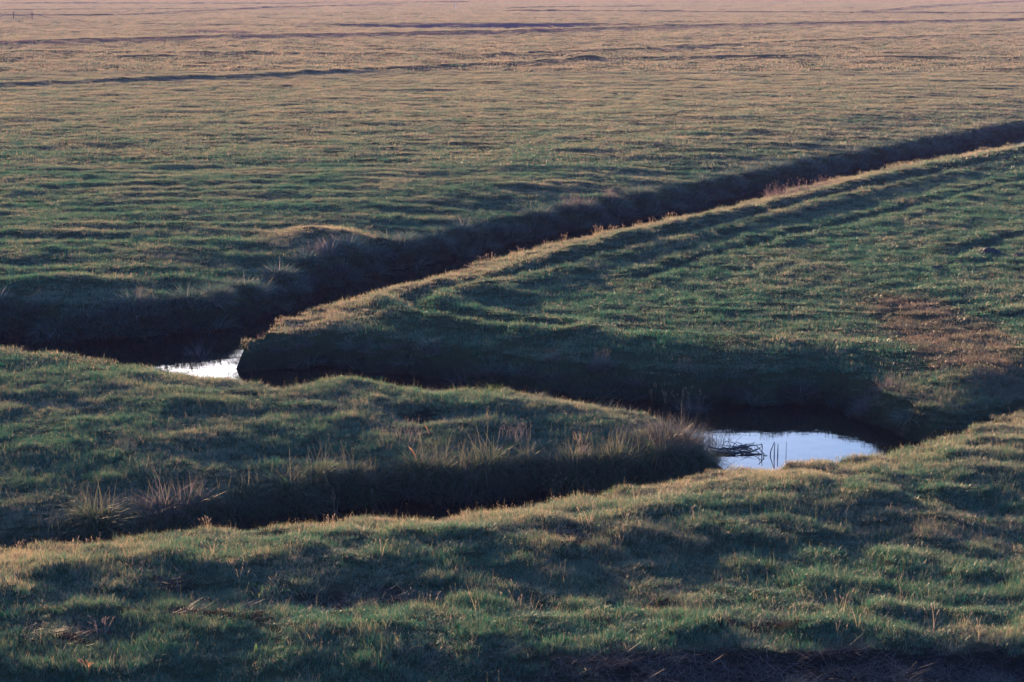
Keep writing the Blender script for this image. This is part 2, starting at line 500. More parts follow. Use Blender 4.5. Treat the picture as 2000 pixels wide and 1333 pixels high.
# ------------------------------------------------------------------ ground: one sheet to the horizon
def axis(start, stop, d0, grow_from, k):
    v, x = [start], start
    while x < stop:
        x += max(d0, (x - grow_from) * k)
        v.append(x)
    return v
ys = np.array([-60., -30, -10, 0, 8, 13, 15.5] + axis(16.5, 60., .085, 26, .0045)[0:] )
ys = np.concatenate([ys, axis(ys[-1] + .16, 3000, .16, 30, .0055)])
xh = axis(0, 24, .10, 1e9, 0)
xh = xh + axis(xh[-1] + .12, 1400, .12, 22, .035)
xs = np.array([-v for v in xh[:0:-1]] + xh)
GX, GY = np.meshgrid(xs, ys)
gz, greg, gsd = land(GX.ravel(), GY.ravel())
nx, ny = len(xs), len(ys)
ii = (np.arange(ny - 1)[:, None] * nx + np.arange(nx - 1)[None]).ravel()
F4 = np.stack([ii, ii + 1, ii + nx + 1, ii + nx], 1)
gx, gy = GX.ravel(), GY.ravel()

def bare_mask(x, y, sd, reg):
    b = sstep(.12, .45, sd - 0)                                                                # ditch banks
    e = noise(x / .6, y / .6, 31) * .18
    b = np.maximum(b, sstep(19.52, 19.32, y + e - .02 * x) * (reg == 2) * sstep(-1.5, 1.5, x + 1.2 * noise(x, y, 32)))   # bare earth at the foot
    for px, py, rx, ry in [(720, 1195, .8, .22), (130, 1285, .6, .16), (440, 1243, .8, .14), (1290, 1205, .3, .14), (1750, 1155, .25, .12), (330, 1180, .4, .1), (1480, 1262, .7, .10), (815, 800, .42, .25), (1120, 1080, .4, .2)]:
        c = gp(px, py)
        q = ((x - c[0]) / rx) ** 2 + ((y - c[1]) / (ry * 2.2)) ** 2 + .7 * noise(x / .3, y / .3, 33)
        b = np.maximum(b, .80 * sstep(1.1, .4, q))
    return b

def mud_mask(x, y):
    return sstep(1.3, .6, ((x - POOL_C[0]) / 22) ** 2 + ((y - POOL_C[1]) / 16) ** 2 + .4 * noise(x / 6, y / 6, 34))

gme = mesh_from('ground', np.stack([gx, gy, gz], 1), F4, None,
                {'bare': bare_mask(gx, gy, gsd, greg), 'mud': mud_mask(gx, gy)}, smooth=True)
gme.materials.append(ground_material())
ground = tag(link('ground', gme), kind='structure')

# ------------------------------------------------------------------ water
M_water = water_material()
def sheet(name, x0, x1, y0, y1, z):
    me = mesh_from(name, [(x0, y0, z), (x1, y0, z), (x1, y1, z), (x0, y1, z)], [[0, 1, 2, 3]])
    me.materials.append(M_water)
    return tag(link(name, me), kind='structure')
sheet('ditch_water', -75, 120, 14, 210, WATER_Z)
pz = land_z(POOL_C[0], POOL_C[1]) + .10
sheet('flood_water', POOL_C[0] - 34, POOL_C[0] + 34, POOL_C[1] - 14, POOL_C[1] + 14, pz)

# ------------------------------------------------------------------ grass: instanced clumps (stuff)
def proto_collection(name, meshes):
    c = bpy.data.collections.new(name)
    for i, me in enumerate(meshes):
        c.objects.link(bpy.data.objects.new('%s_%02d' % (name, i), me))
    return c

def scatter(name, pts, rot, scl, idx, extra, coll, kind_label, cat):
    me = mesh_from(name, pts, None, None, dict(rot=rot, scl=scl, idx=idx, **extra))
    o = link(name, me)
    ng = bpy.data.node_groups.new(name, 'GeometryNodeTree')
    ng.interface.new_socket('Geometry', in_out='INPUT', socket_type='NodeSocketGeometry')
    ng.interface.new_socket('Geometry', in_out='OUTPUT', socket_type='NodeSocketGeometry')
    N, L = ng.nodes, ng.links
    gi, go = N.new('NodeGroupInput'), N.new('NodeGroupOutput')
    ci = N.new('GeometryNodeCollectionInfo'); ci.inputs['Collection'].default_value = coll
    ci.inputs['Separate Children'].default_value = True; ci.inputs['Reset Children'].default_value = True
    iop = N.new('GeometryNodeInstanceOnPoints'); iop.inputs['Pick Instance'].default_value = True
    def na(nm, ty):
        a = N.new('GeometryNodeInputNamedAttribute'); a.data_type = ty; a.inputs['Name'].default_value = nm
        return a.outputs['Attribute']
    e2r = N.new('FunctionNodeEulerToRotation'); L.new(na('rot', 'FLOAT_VECTOR'), e2r.inputs[0])
    L.new(gi.outputs[0], iop.inputs['Points']); L.new(ci.outputs[0], iop.inputs['Instance'])
    f2i = N.new('FunctionNodeFloatToInt'); L.new(na('idx', 'FLOAT'), f2i.inputs[0]); L.new(f2i.outputs[0], iop.inputs['Instance Index'])
    L.new(e2r.outputs[0], iop.inputs['Rotation']); L.new(na('scl', 'FLOAT_VECTOR'), iop.inputs['Scale'])
    L.new(iop.outputs[0], go.inputs[0])
    mod = o.modifiers.new('scatter', 'NODES'); mod.node_group = ng
    return tag(o, kind_label, cat, kind='stuff')

def disc(n, r):
    a, q = rng.uniform(0, 2 * math.pi, n), r * np.sqrt(rng.random(n))
    return np.stack([q * np.cos(a), q * np.sin(a), np.zeros(n)], 1)

def turf_mesh(name, n, r, h, w, segs, material, tips=0, lean=.55):
    b = disc(n, r); b[:, 2] = -.012
    L = h * rng.uniform(.45, 1.15, n)
    p = [blades(b, rng.uniform(0, 6.28, n), rng.uniform(.05, lean, n), L, w * rng.uniform(.6, 1.2, n), rng.uniform(.1, 1.1, n), segs)]
    if tips:       # thin stalks with a pale seed head
        b = disc(tips, r)
        az, ln, le = rng.uniform(0, 6.28, tips), rng.uniform(.0, .35, tips), h * rng.uniform(1.0, 1.6, tips)
        p.append(blades(b, az, ln, le, .0022, .2, 2, np.full(tips, .9), tipw=.8))
        th = ln + .1
        top = b + np.stack([np.sin(th) * np.cos(az), np.sin(th) * np.sin(az), np.cos(th)], 1) * (le * .93)[:, None]
        for k in range(2):
            p.append(blades(top, az + k * 1.57, ln, .008, .0045, .3, 2, np.full(tips, 1.0), np.zeros(tips), tipw=1.))
    return geo_mesh(name, p, material)

turf_near = proto_collection('turf_near', [turf_mesh('turf_near', 95, .13, .065 if i < 4 else .095, .0046, 2, M_turf, 1 if i % 2 else 0, .75) for i in range(6)])
turf_mid = proto_collection('turf_mid', [turf_mesh('turf_mid', 75, .22, .060 if i < 3 else .085, .0080, 2, M_turf, 0, .7) for i in range(5)])
turf_far = proto_collection('turf_far', [turf_mesh('turf_far', 75, .42, .08, .016, 1, M_turf, 0, .6) for i in range(4)])
turf_vfar = proto_collection('turf_vfar', [turf_mesh('turf_vfar', 170, 1.3, .09, .045, 1, M_turf, 0, .6) for i in range(4)])

def frustum_points(y0, y1, dens, margin=1.10, pad=1.5):
    half = lambda y: .2575 * y * margin + pad
    area = (half(y0) + half(y1)) * (y1 - y0)
    n = int(area * dens)
    y = np.sqrt(rng.uniform(y0 ** 2, y1 ** 2, int(n * 1.02)))
    x = rng.uniform(-1, 1, len(y)) * half(y)
    return x, y

GHOST_C = gp(1850, 660)  # centre of a lens ghost, painted into the blades as a reddish patch
def grass_layer(name, y0, y1, dens, coll, nproto, base_scale, label, hvar=.75, in_ditch=.30):
    x, y = frustum_points(y0, y1, dens)
    z, reg, sd = land(x, y)
    bare = bare_mask(x, y, sd, reg)
    mud = mud_mask(x, y)
    cs = .55 if y0 < 60 else (.9 if y0 < 140 else 2.6)
    clump = noise(x / cs, y / cs, 41) + .6 * noise(x / (3 * cs), y / (3 * cs), 42)
    keep = (sd < np.where(reg == 0, .2, np.where((reg == 1) & (y < 34), .3, np.where(reg == 3, .15, in_ditch)))) & (rng.random(len(x)) > bare * 1.02) & (rng.random(len(x)) > mud * .9) & (z > WATER_Z + .05)
    x, y, z, reg, sd, clump = [v[keep] for v in (x, y, z, reg, sd, clump)]
    n = len(x)
    hs = np.clip(1 + hvar * (clump + .6 * (noise(x / 4.5, y / 1.6, 47) if y0 > 60 else 0)), .40, 2.3)
    s = base_scale * rng.uniform(.8, 1.2, n)
    scl = np.stack([s, s, s * hs], 1)
    rot = np.stack([rng.normal(0, .12, n), rng.normal(0, .12, n), rng.uniform(0, 6.28, n)], 1)
    dry = .04 + .26 * noise(x / 2.6, y / 2.6, 43) + .18 * noise(x / .7, y / .7, 44) + .10 * rng.normal(size=n)
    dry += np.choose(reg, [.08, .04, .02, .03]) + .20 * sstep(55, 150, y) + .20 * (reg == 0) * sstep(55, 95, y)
    rimd = np.where(reg == 3, dist_line(x, y, pen_rim), np.abs(sd))
    dry += np.choose(reg, [0., .20, .32, .50]) * np.exp(-(rimd / np.choose(reg, [1., .7, 1.6, 1.8])) ** 2) - .25 * sstep(0, .6, sd)  # straw tone along the rims also paints in their golden sunlit band
    c = gp(640, 478); dry += .8 * np.exp(-((x - c[0]) ** 2 + (y - c[1]) ** 2) / 3)  # bulge top catching the sun, painted as straw tone
    red = .55 * sstep(1.5, .4, ((x - GHOST_C[0]) / 1.15) ** 2 + ((y - GHOST_C[1]) / 5.5) ** 2 + .5 * noise(x / .8, y / .8, 45)) * rng.uniform(.5, 1, n)
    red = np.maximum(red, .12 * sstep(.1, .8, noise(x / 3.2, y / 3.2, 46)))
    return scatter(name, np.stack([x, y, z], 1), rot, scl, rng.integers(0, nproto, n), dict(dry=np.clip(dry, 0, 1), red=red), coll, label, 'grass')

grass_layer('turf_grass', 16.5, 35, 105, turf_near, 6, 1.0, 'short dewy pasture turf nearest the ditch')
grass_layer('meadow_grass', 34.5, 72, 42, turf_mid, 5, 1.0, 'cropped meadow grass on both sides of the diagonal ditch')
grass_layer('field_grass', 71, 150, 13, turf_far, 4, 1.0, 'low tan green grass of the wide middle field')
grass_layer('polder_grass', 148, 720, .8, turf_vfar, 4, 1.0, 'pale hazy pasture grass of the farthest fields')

# long grass hanging down the banks
def long_mesh(name, n, r, h, w, material):
    b = disc(n, r); b[:, 2] = -.02
    return geo_mesh(name, [blades(b, rng.normal(0, .7, n), rng.uniform(.1, .7, n), h * rng.uniform(.5, 1.2, n), w * rng.uniform(.6, 1.3, n), rng.uniform(.6, 1.9, n), 3)], material)
bank_coll = proto_collection('bank_sward', [long_mesh('bank_sward', 55, .16, .30, .006, M_bank) for i in range(5)])
def bank_layer(name, y0, y1, dens, sc0, label):
    x, y = frustum_points(y0, y1, dens)
    z, reg, sd = land(x, y)
    k = (sd > -.28) & (z > WATER_Z - .02) & (sd < 1.1) & (rng.random(len(x)) < np.where(sd < 0, .35, 1.0))
    x, y, z, reg, sd = [v[k] for v in (x, y, z, reg, sd)]
    n = len(x)
    zx, zy = grad(x, y)
    yaw = np.arctan2(-zy, -zx) + rng.normal(0, .35, n)
    s = sc0 * rng.uniform(.6, 1.25, n) * (1 + .35 * noise(x / .8, y / .8, 51)) * np.where(sd < .15, .55, 1.) * np.where((reg == 2) | ((reg == 3) & (sd < .3)), .62, np.where((reg == 1) & (y < 34), 1.15, 1.0))
    rot = np.stack([np.zeros(n), np.zeros(n), yaw], 1)
    dry = np.clip(.05 + .3 * sd + .45 * noise(x / .9, y / .9, 52) + .1 * rng.normal(size=n), 0, 1)
    red = np.clip(.5 * noise(x / 1.6, y / 1.6, 53), 0, .6)
    return scatter(name, np.stack([x, y, z], 1), rot, np.stack([s] * 3, 1), rng.integers(0, 5, n), dict(dry=dry, red=red), bank_coll, label, 'grass')
bank_layer('bank_grass', 17, 48, 45, 1.0, 'dark long grass hanging down the near ditch banks')
bank_layer('overhanging_grass', 48, 150, 24, 1.25, 'dark long grass hanging down the banks of the diagonal ditch')


# dead stems lying on the bare earth of the foreground
lit_mesh = []
for _ in range(4):
    b = disc(26, .16); b[:, 2] = rng.uniform(.0, .03, 26)
    lit_mesh.append(geo_mesh('litter', [blades(b, rng.uniform(0, 6.28, 26), rng.uniform(1.15, 1.6, 26), rng.uniform(.05, .22, 26), rng.uniform(.002, .005, 26), rng.uniform(-.2, .3, 26), 3, tipw=.5)], M_shrub))
x, y = frustum_points(16.5, 24, 60)
z, reg, sd = land(x, y)
k = (rng.random(len(x)) < bare_mask(x, y, sd, reg)) & (sd < 0)
x, y, z = x[k], y[k], z[k]
n = len(x)
ls = rng.uniform(.7, 1.4, n)
scatter('plant_litter', np.stack([x, y, z + .005], 1), np.stack([rng.normal(0, .1, n), rng.normal(0, .1, n), rng.uniform(0, 6.28, n)], 1), np.stack([ls] * 3, 1),
        rng.integers(0, 4, n), {}, proto_collection('litter', lit_mesh), 'dead stems and leaves lying on the bare earth of the foreground', 'litter')

# ------------------------------------------------------------------ plants one can point at
def dome_blades(n, r, L, w, droop=(.5, 1.6), lean_max=1.15, segs=3, up=0.):
    b = disc(n, r)
    q = np.hypot(b[:, 0], b[:, 1]) / r
    az = np.arctan2(b[:, 1], b[:, 0]) + rng.normal(0, .45, n)
    b[:, 2] = -.04
    return blades(b, az, np.clip(q * lean_max + rng.normal(0, .15, n), .02, 1.5), L * rng.uniform(.55, 1.15, n), w * rng.uniform(.6, 1.3, n), rng.uniform(*droop, n), segs)

def stalks(n, r, L, w=.004, head=0., headw=.018, lean=.3, rnd=.9, droop=(.0, .5)):
    b = disc(n, r)
    az, le, dr = rng.uniform(0, 6.28, n), rng.uniform(0, lean, n), rng.uniform(*droop, n)
    ln = L * rng.uniform(.65, 1.1, n)
    p = [blades(b, az, le, ln, w, dr, 4, np.full(n, rnd), tipw=.6)]
    if head:
        top = b.copy()
        for s in range(4):
            th = le + dr * (s + .5) / 4
            top = top + np.stack([np.sin(th) * np.cos(az), np.sin(th) * np.sin(az), np.cos(th)], 1) * (ln / 4)[:, None]
        th = le + dr
        back = np.stack([np.sin(th) * np.cos(az), np.sin(th) * np.sin(az), np.cos(th)], 1) * .5 * head
        for k in range(3):
            p.append(blades(top - back, az, th, head * rng.uniform(.8, 1.2, n), headw, .3, 3, np.full(n, 1.), np.full(n, k * 1.05), tipw=.9))
    return p

def ground_at(px, py, sd_shift=0.):
    """stand a thing where the picture puts its foot, on the real surface"""
    z = 0.
    for _ in range(6):
        x, y = gp(px, py, z)
        z = .5 * z + .5 * max(land_z(x, y), WATER_Z - .1)
    x, y = gp(px, py, z)
    return (float(x), float(y), max(land_z(x, y), WATER_Z - .05))

def along(L, x0, x1, n, off, jit=.25):
    """n points spread along a rim between two picture columns, moved 'off' metres into the ditch"""
    seg = []
    xs_ = L[:, 0] / np.maximum(L[:, 1], 1) * FPX + 1000
    t = np.arange(len(L))
    o = np.argsort(xs_)
    want = np.sort(rng.uniform(x0, x1, n)) if n > 3 else np.linspace(x0, x1, n)
    want = .5 * want + .5 * np.linspace(x0, x1, n)
    ti = np.interp(want, xs_[o], t[o])
    out = []
    for q in ti:
        i0 = int(min(max(math.floor(q), 0), len(L) - 2))
        p = L[i0] + (L[i0 + 1] - L[i0]) * (q - i0)
        d = L[i0 + 1] - L[i0]; d = d / np.linalg.norm(d)
        nrm = np.array((-d[1], d[0]))
        test = p + nrm * .5
        if not inside(np.array([test[0]]), np.array([test[1]]), DITCH)[0]: nrm = -nrm
        o_ = (off if isinstance(off, (int, float)) else rng.uniform(*off)) + rng.normal(0, jit * .3)
        p = p + nrm * o_ + d * rng.normal(0, jit)
        z = land_z(p[0], p[1])
        if z < WATER_Z + .02: continue
        out.append((float(p[0]), float(p[1]), z))
    return out

def row(name, meshes, spots, label, cat, group, scale=(.8, 1.25), squash=1.0):
    for i, p in enumerate(spots):
        k = float(rng.uniform(*scale))
        o = link(name, meshes[i % len(meshes)], (p[0], p[1], p[2] - .02), float(rng.uniform(0, 6.28)), scale=(k, k, k * squash))
        lab, grp = label, group
        if isinstance(label, list):            # alike plants told apart by the landmark they grow beside
            col = p[0] / p[1] * FPX + 1000
            lab, grp = next((a, g) for lim, a, g in label if col < lim)
        tag(o, lab, cat, grp)

# shaggy tussocks on the far bank of the diagonal ditch
tuss = [geo_mesh('bank_tussock', [dome_blades(330, .28, .42, .010)], M_tuss) for _ in range(5)]
tuss_p = [geo_mesh('dead_tussock', [dome_blades(280, .26, .40, .008, (.2, 1.2))] + stalks(14, .2, .5, .004), M_purple) for _ in range(3)]
row('bank_tussock', tuss, along(far_rim, -60, 2080, 270, (-.12, .50)), [
    (560, 'shaggy dark grass tussock on the far bank behind the left pool', 'dark tussocks behind the left pool'),
    (930, 'shaggy dark tussock on the far ditch bank between left pool and straw fringed rim', 'dark tussocks between left pool and straw rim'),
    (1400, 'shaggy dark tussock on the far ditch bank opposite the straw fringed rim', 'dark tussocks opposite the straw rim'),
    (9e9, 'shaggy dark tussock on the far ditch bank opposite and beyond the pinkish weeds', 'dark tussocks by the pinkish weeds')], 'tussock', None, (.75, 1.35))
row('dead_tussock', tuss_p, along(far_rim, 1050, 1220, 12, (-.1, .5)) + along(far_rim, 560, 760, 14, (-.1, .5)) + along(far_rim, 20, 330, 12, (-.05, .5)) + along(far_rim, 1780, 1960, 10, (-.05, .5)),
    'purplish dead grass tussock on the far bank of the diagonal ditch', 'tussock', 'purplish dead tussocks along the diagonal ditch', (.8, 1.2))
row('cliff_tussock', tuss_p + tuss[:2], along(pen_south, 490, 1800, 70, (-.02, .45)), 'small drooping tussock on the steep dark bank of the pointed field', 'tussock',
    'tussocks on the steep bank of the pointed field', (.5, .95))
# sedges on the steep side of the grassy tongue
sedge = [geo_mesh('sedge_clump', [dome_blades(150, .18, .75, .014, (.9, 2.4), .9, 5)] + stalks(6, .14, .8, .006), M_sedge) for _ in range(4)]
row('sedge_clump', sedge, along(tongue_low, 20, 620, 34, (.05, .5)) + along(tongue_low, 620, 1350, 130, (.0, .52)), [
    (620, 'dark arching sedge clump on the low bank around the tall brown reed tuft', 'sedges around the brown reed tuft'),
    (1080, 'dark arching sedge clump on the tongue bank around the bulrushes', 'sedges around the bulrushes'),
    (9e9, 'dark arching sedge clump on the tongue bank beside the twiggy shrubs', 'sedges beside the twiggy shrubs')], 'sedge', None, (.5, .95))
dead_sedge = [geo_mesh('withered_sedge', [dome_blades(110, .16, .70, .012, (.8, 2.2), .9, 5)] + stalks(8, .15, .75, .005), M_purple) for _ in range(3)]
row('withered_sedge', dead_sedge, along(tongue_low, 780, 1060, 9, (.0, .6)) + along(tongue_low, 120, 420, 8, (.2, .7)), 'withered brown sedge with hanging blades on the side of the grassy tongue', 'sedge',
    'withered sedges on the side of the grassy tongue', (.6, 1.0))
# sunlit fringe on the rims
fringe = [geo_mesh('rim_tuft', [dome_blades(40, .10, .22, .008, (.1, .9), .6, 3)] + stalks(7, .12, .30, .005, .06, .016), M_straw) for _ in range(4)]
row('rim_tuft', fringe, along(pen_rim, 930, 1330, 30, (-.05, .2), .2), 'straw coloured grass tuft on the sunlit rim above the diagonal ditch', 'grass tuft', 'straw tufts on the sunlit rim', (.55, 1.0))
green_fr = [geo_mesh('bright_tuft', [dome_blades(90, .13, .26, .009, (.2, 1.2), .8, 3)], M_fresh) for _ in range(3)]
row('bright_tuft', green_fr, along(tongue_up, 560, 1190, 16, (-.25, .0), .3), 'yellow green grass tuft on the crest of the grassy tongue', 'grass tuft', 'bright tufts on the crest of the tongue', (.6, 1.0))
row('fore_tuft', fringe + green_fr, along(fore_rim, 30, 1380, 34, (-.05, .3), .3), 'thin grass tuft standing up on the near rim of the ditch', 'grass tuft', 'thin tufts on the near rim', (.4, .8))

def one(name, parts, px, py, label, cat, rz=0., scale=1., dz=-.02):
    """a thing whose parts are meshes of their own: parts = [(name, geo, material)]"""
    p = ground_at(px, py)
    if len(parts) == 1:
        o = link(name, geo_mesh(name, parts[0][1], parts[0][2]), (p[0], p[1], p[2] + dz), rz, scale=scale)
    else:
        o = link(name, None, (p[0], p[1], p[2] + dz), rz, scale=scale)
        for nm, g, m in parts:
            link(nm, geo_mesh(nm, g, m), parent=o)
    return tag(o, label, cat)

# dry shrub at the end of the tongue
def shrub(n, r, h):
    P = []
    for i in range(n):
        a, le = rng.uniform(0, 6.28), rng.uniform(.05, .95)
        L = h * rng.uniform(.6, 1.1)
        p = [np.array((rng.normal(0, r * .35), rng.normal(0, r * .35), -.05))]
        for k in range(5):
            th = le + .1 * k
            p.append(p[-1] + L / 5 * np.array((math.sin(th) * math.cos(a), math.sin(th) * math.sin(a), math.cos(th))) + rng.normal(0, .012, 3))
        P.append(tube(p, .006, .002, 3, rng.random()))
    return P
one('dry_shrub', [('stem', shrub(90, .55, .48), M_twig), ('twig', [dome_blades(1700, .60, .50, .0050, (-.6, 1.5), 1.25, 4)], M_shrub)], 1300, 862,
    'grey brown twiggy shrub at the tip of the grassy tongue beside the pool', 'shrub')
one('small_dry_shrub', [('stem', shrub(60, .4, .42), M_twig), ('twig', [dome_blades(1200, .46, .44, .0050, (-.6, 1.5), 1.3, 4)], M_shrub)], 1358, 878,
    'smaller dark twiggy shrub leaning over the pool at the tongue tip', 'shrub')
one('pink_weed', [('leaf', [dome_blades(160, .22, .42, .008, (.1, .8), .8, 3)], M_pink), ('stem', stalks(12, .2, .5, .005, .05), M_rust)], 1352, 812,
    'reddish dry weed clump behind the twiggy shrub at the tongue tip', 'weed')
for (px, py, h, lab) in [(1275, 792, .38, 'orange dead grass spike, tallest of three behind the twiggy shrub'), (1302, 797, .30, 'orange dead grass spike, shortest of three behind the twiggy shrub'),
                         (1328, 802, .34, 'thin orange grass spike next to the reddish weed')]:
    one('grass_spike', [('blade', stalks(5, .04, h, .010, .10, .022, .18), M_rust)], px, py, lab, 'grass spike')
for (px, py, h, lab) in [(846, 915, .62, 'bulrush stalk with orange sunlit head above the sedges'), (822, 905, .55, 'pale bulrush stalk leaning beside the orange headed one')]:
    one('bulrush', [('stem', stalks(1, .01, h, .010, 0, .0, .12, .3), M_sedge), ('head', stalks(1, .004, h * 1.02, .003, .16, .026, .02), M_rust)], px, py + 30, lab, 'bulrush', rz=2.)
one('pale_reed_tuft', [('leaf', [dome_blades(24, .10, .30, .012, (.1, .8), .5, 4)], M_straw)], 1135, 868, 'pale pinkish reed blades standing on the tongue above the sedges', 'reed')
one('rosy_reed_tuft', [('leaf', [dome_blades(18, .06, .28, .012, (.1, .6), .5, 4)], M_pink)], 752, 882, 'small rosy reed tuft on the shaded side of the tongue', 'reed')
one('brown_reed_tuft', [('leaf', [dome_blades(110, .22, .48, .010, (.1, 1.2), .8, 4)], M_purple)], 362, 990, 'tall brown reed tuft rising from the shaded bank of the near ditch', 'reed')
for (px, py, w, h, m_, lab) in [(790, 866, .30, .36, M_shrub, 'sparse brown rush clump on the tongue edge above the orange headed bulrush'), (1000, 862, .30, .34, M_shrub, 'sparse brown rush clump on the tongue edge nearer the twiggy shrub')]:
    one('rush_clump', [('stem', stalks(46, w, h, .005, .04, .01, .45), m_)], px, py, lab, 'rush')
# brown tuft on the near rim
one('brown_tuft', [('leaf', [dome_blades(220, .26, .26, .008, (.2, 1.2), 1.0, 3)], M_pink), ('stem', stalks(10, .22, .34, .005, .05), M_straw)], 1090, 966,
    'rounded brown dry tuft on the near rim below the sedges', 'grass tuft')
pool_tuft = one('pool_tuft', [('leaf', [dome_blades(170, .13, .30, .012, (.1, .9), .9, 4)], M_fresh)], 1750, 884, 'bright green grass tuft at the water edge of the right pool', 'grass tuft')
pool_tuft.location = along(fore_rim, 1752, 1753, 1, .05, .0)[0]
one('dock_plant', [('stem', stalks(2, .03, .45, .010, .0, .0, .25), M_pink), ('head', stalks(3, .05, .42, .005, .12, .03, .25), M_rust)], 655, 1012, 'rusty dock stem on the near rim over the dark water', 'dock plant')
# the left pool: red sedge, lone seed head
one('red_sedge', [('leaf', [dome_blades(130, .22, .50, .010, (.1, 1.4), .7, 4)], M_pink), ('stem', stalks(9, .2, .95, .006, .0, .0, .5, .5, (.2, 1.4)), M_pink)], 386, 702,
    'reddish dead sedge standing in the water of the left pool', 'sedge', scale=.85)
one('black_sedge', [('leaf', [dome_blades(120, .26, .34, .010, (.1, 1.6), 1.0, 4)], M_twig)], 392, 716, 'black sedge stump spreading over the left pool', 'sedge', scale=.9)
one('seed_head_stalk', [('stem', stalks(1, .004, .70, .012, 0, .0, .05, .3, (.0, .1)), M_twig), ('head', [dome_blades(40, .012, .10, .018, (.1, .5), 1.1, 3)], M_rust)], 503, 650,
    'lone stalk with an orange seed head beside the left pool', 'weed stalk')
h_ = [o for o in COL.objects if o.name == 'seed_head_stalk'][0]
h_.children[-1].location = (0.01, 0, .66)
# purple weeds in the ditch farther up
for (px, py, r, h, lab) in [(1525, 384, .5, .45, 'pinkish dry weed patch at the rim where the diagonal ditch narrows, its larger clump'), (1575, 372, .45, .35, 'pinkish dry weed clump beside the larger one on the rim'), (1620, 362, .4, .3, 'pinkish dry weed clump, last of three along the rim')]:
    one('pinkish_weed', [('leaf', [dome_blades(220, r, h, .014, (.1, .8), .9, 3)], M_pink), ('stem', stalks(16, r, h * 1.2, .008, .06), M_pink)], px, py, lab, 'weed')

# dead branch afloat in the right pool
def branch_raft():
    P = []
    def go(p, a, L, r, depth):
        pts = [np.array(p, float)]
        for k in range(6):
            a += rng.normal(0, .18)
            pts.append(pts[-1] + L / 6 * np.array((math.cos(a), math.sin(a), rng.normal(.0, .10))))
            pts[-1][2] = max(pts[-1][2], -.01 if depth else .0)
        P.append(tube(pts, r, r * .4, 5, rng.random()))
        if depth:
            for _ in range(5):
                i = rng.integers(1, 6)
                go(pts[i], a + rng.choice((-1, 1)) * rng.uniform(.3, 1.1), L * rng.uniform(.35, .6), r * .55, depth - 1)
    go((0, 0, .05), .02, 1.05, .022, 2)
    go((0, .12, .08), -.05, .95, .016, 2)
    go((-.1, -.1, .06), .15, .8, .014, 2)
    return P
br = branch_raft()
pb = gp(1385, 886, WATER_Z)
o = link('dead_branch', None, (float(pb[0]), float(pb[1]), WATER_Z))
link('limb', geo_mesh('limb', br[:1], M_twig), parent=o)
link('twig', geo_mesh('twig', br[1:], M_twig), parent=o)
tag(o, 'dark dead branch with twigs floating in the right pool', 'branch')
one('pool_rushes', [('stem', stalks(60, .30, .42, .007, 0, .0, .8, .3, (.1, 1.2)), M_twig)], 1395, 872, 'dark rush stems standing in the pool beside the twiggy shrub', 'rush')
for i, (px, py, h) in enumerate([(1488, 890, .17), (1494, 892, .14), (1503, 889, .22), (1512, 892, .22), (1519, 890, .19), (1535, 893, .26)]):
    pk = gp(px, py, WATER_Z)
    le = rng.normal(0, .06)
    g = [tube([(0, 0, -.3), (le * .2, 0, .05), (le * .5, .01, h * .5), (le, 0, h)], .011 if i < 5 else .006, .006 if i < 5 else .003, 6, .3)]
    tag(link('rotten_stake', geo_mesh('rotten_stake', g, M_twig), (float(pk[0]), float(pk[1]), WATER_Z)),
        'thin dark stake standing upright in the right pool beyond the branch', 'stake', 'dark stakes in the right pool')

# molehills
def molehill(px, py, r, h, label):
    n, m = 14, 40
    p = ground_at(px, py)
    V, F = [], []
    for i in range(n + 1):
        q = i / n
        for k in range(m):
            a = 2 * math.pi * k / m
            rr = r * q * (1 + .18 * math.sin(3 * a + px) + .08 * math.sin(7 * a))
            zz = h * (1 - q * q) ** 1.2 + .035 * float(noise(np.array([rr * math.cos(a) * 14]), np.array([rr * math.sin(a) * 14]), int(px))[0]) * (1 - q) ** .3 if i < n else -.05
            V.append((rr * math.cos(a), rr * math.sin(a), zz))
    F = [[i * m + k, i * m + (k + 1) % m, (i + 1) * m + (k + 1) % m, (i + 1) * m + k] for i in range(n) for k in range(m)]
    me = mesh_from('molehill', V, [f[::-1] for f in F], None, smooth=True); me.materials.append(M_earth)
    tag(link('molehill', me, (p[0], p[1], p[2])), label, 'molehill')
molehill(1930, 494, .30, .13, 'dark earth molehill on the pointed field, complete and wider')
molehill(1992, 503, .24, .11, 'small dark molehill next to the wider one on the pointed field')
molehill(1828, 527, .22, .09, 'low flattened molehill below the other two on the pointed field')
molehill(1612, 457, .14, .09, 'tiny molehill near the wheel tracks of the pointed field')
molehill(492, 1160, .09, .07, 'brown earth clod beside the yellow leaved weed in the foreground')

# foreground weeds
one('yellow_leaf_weed', [('leaf', [dome_blades(9, .05, .20, .028, (.2, .9), .6, 5)], M_fresh), ('stem', stalks(3, .03, .14, .007), M_straw)], 512, 1170, 'yellow leaved weed beside the brown earth clod', 'weed')
one('bleached_tuft', [('leaf', [dome_blades(46, .10, .17, .007, (.1, .9), .8, 4)], M_straw)], 605, 1165, 'bleached grass tuft right of the yellow leaved weed', 'grass tuft')
one('dock_leaf', [('leaf', [blades(np.array([(0, 0, -.02)]), 1.57, .06, .13, .032, .25, 6, np.array([.4]), np.array([0.]), tipw=.55)], M_fresh)], 500, 1275, 'single upright green dock leaf in the shaded foreground', 'leaf')
one('dead_thistle', [('stem', stalks(9, .05, .24, .006, .04, .014, .5), M_pink), ('leaf', [dome_blades(20, .07, .13, .010, (.2, 1.2), 1.0, 4)], M_straw)], 200, 1240, 'withered thistle with forked brown stems in the foreground', 'thistle')
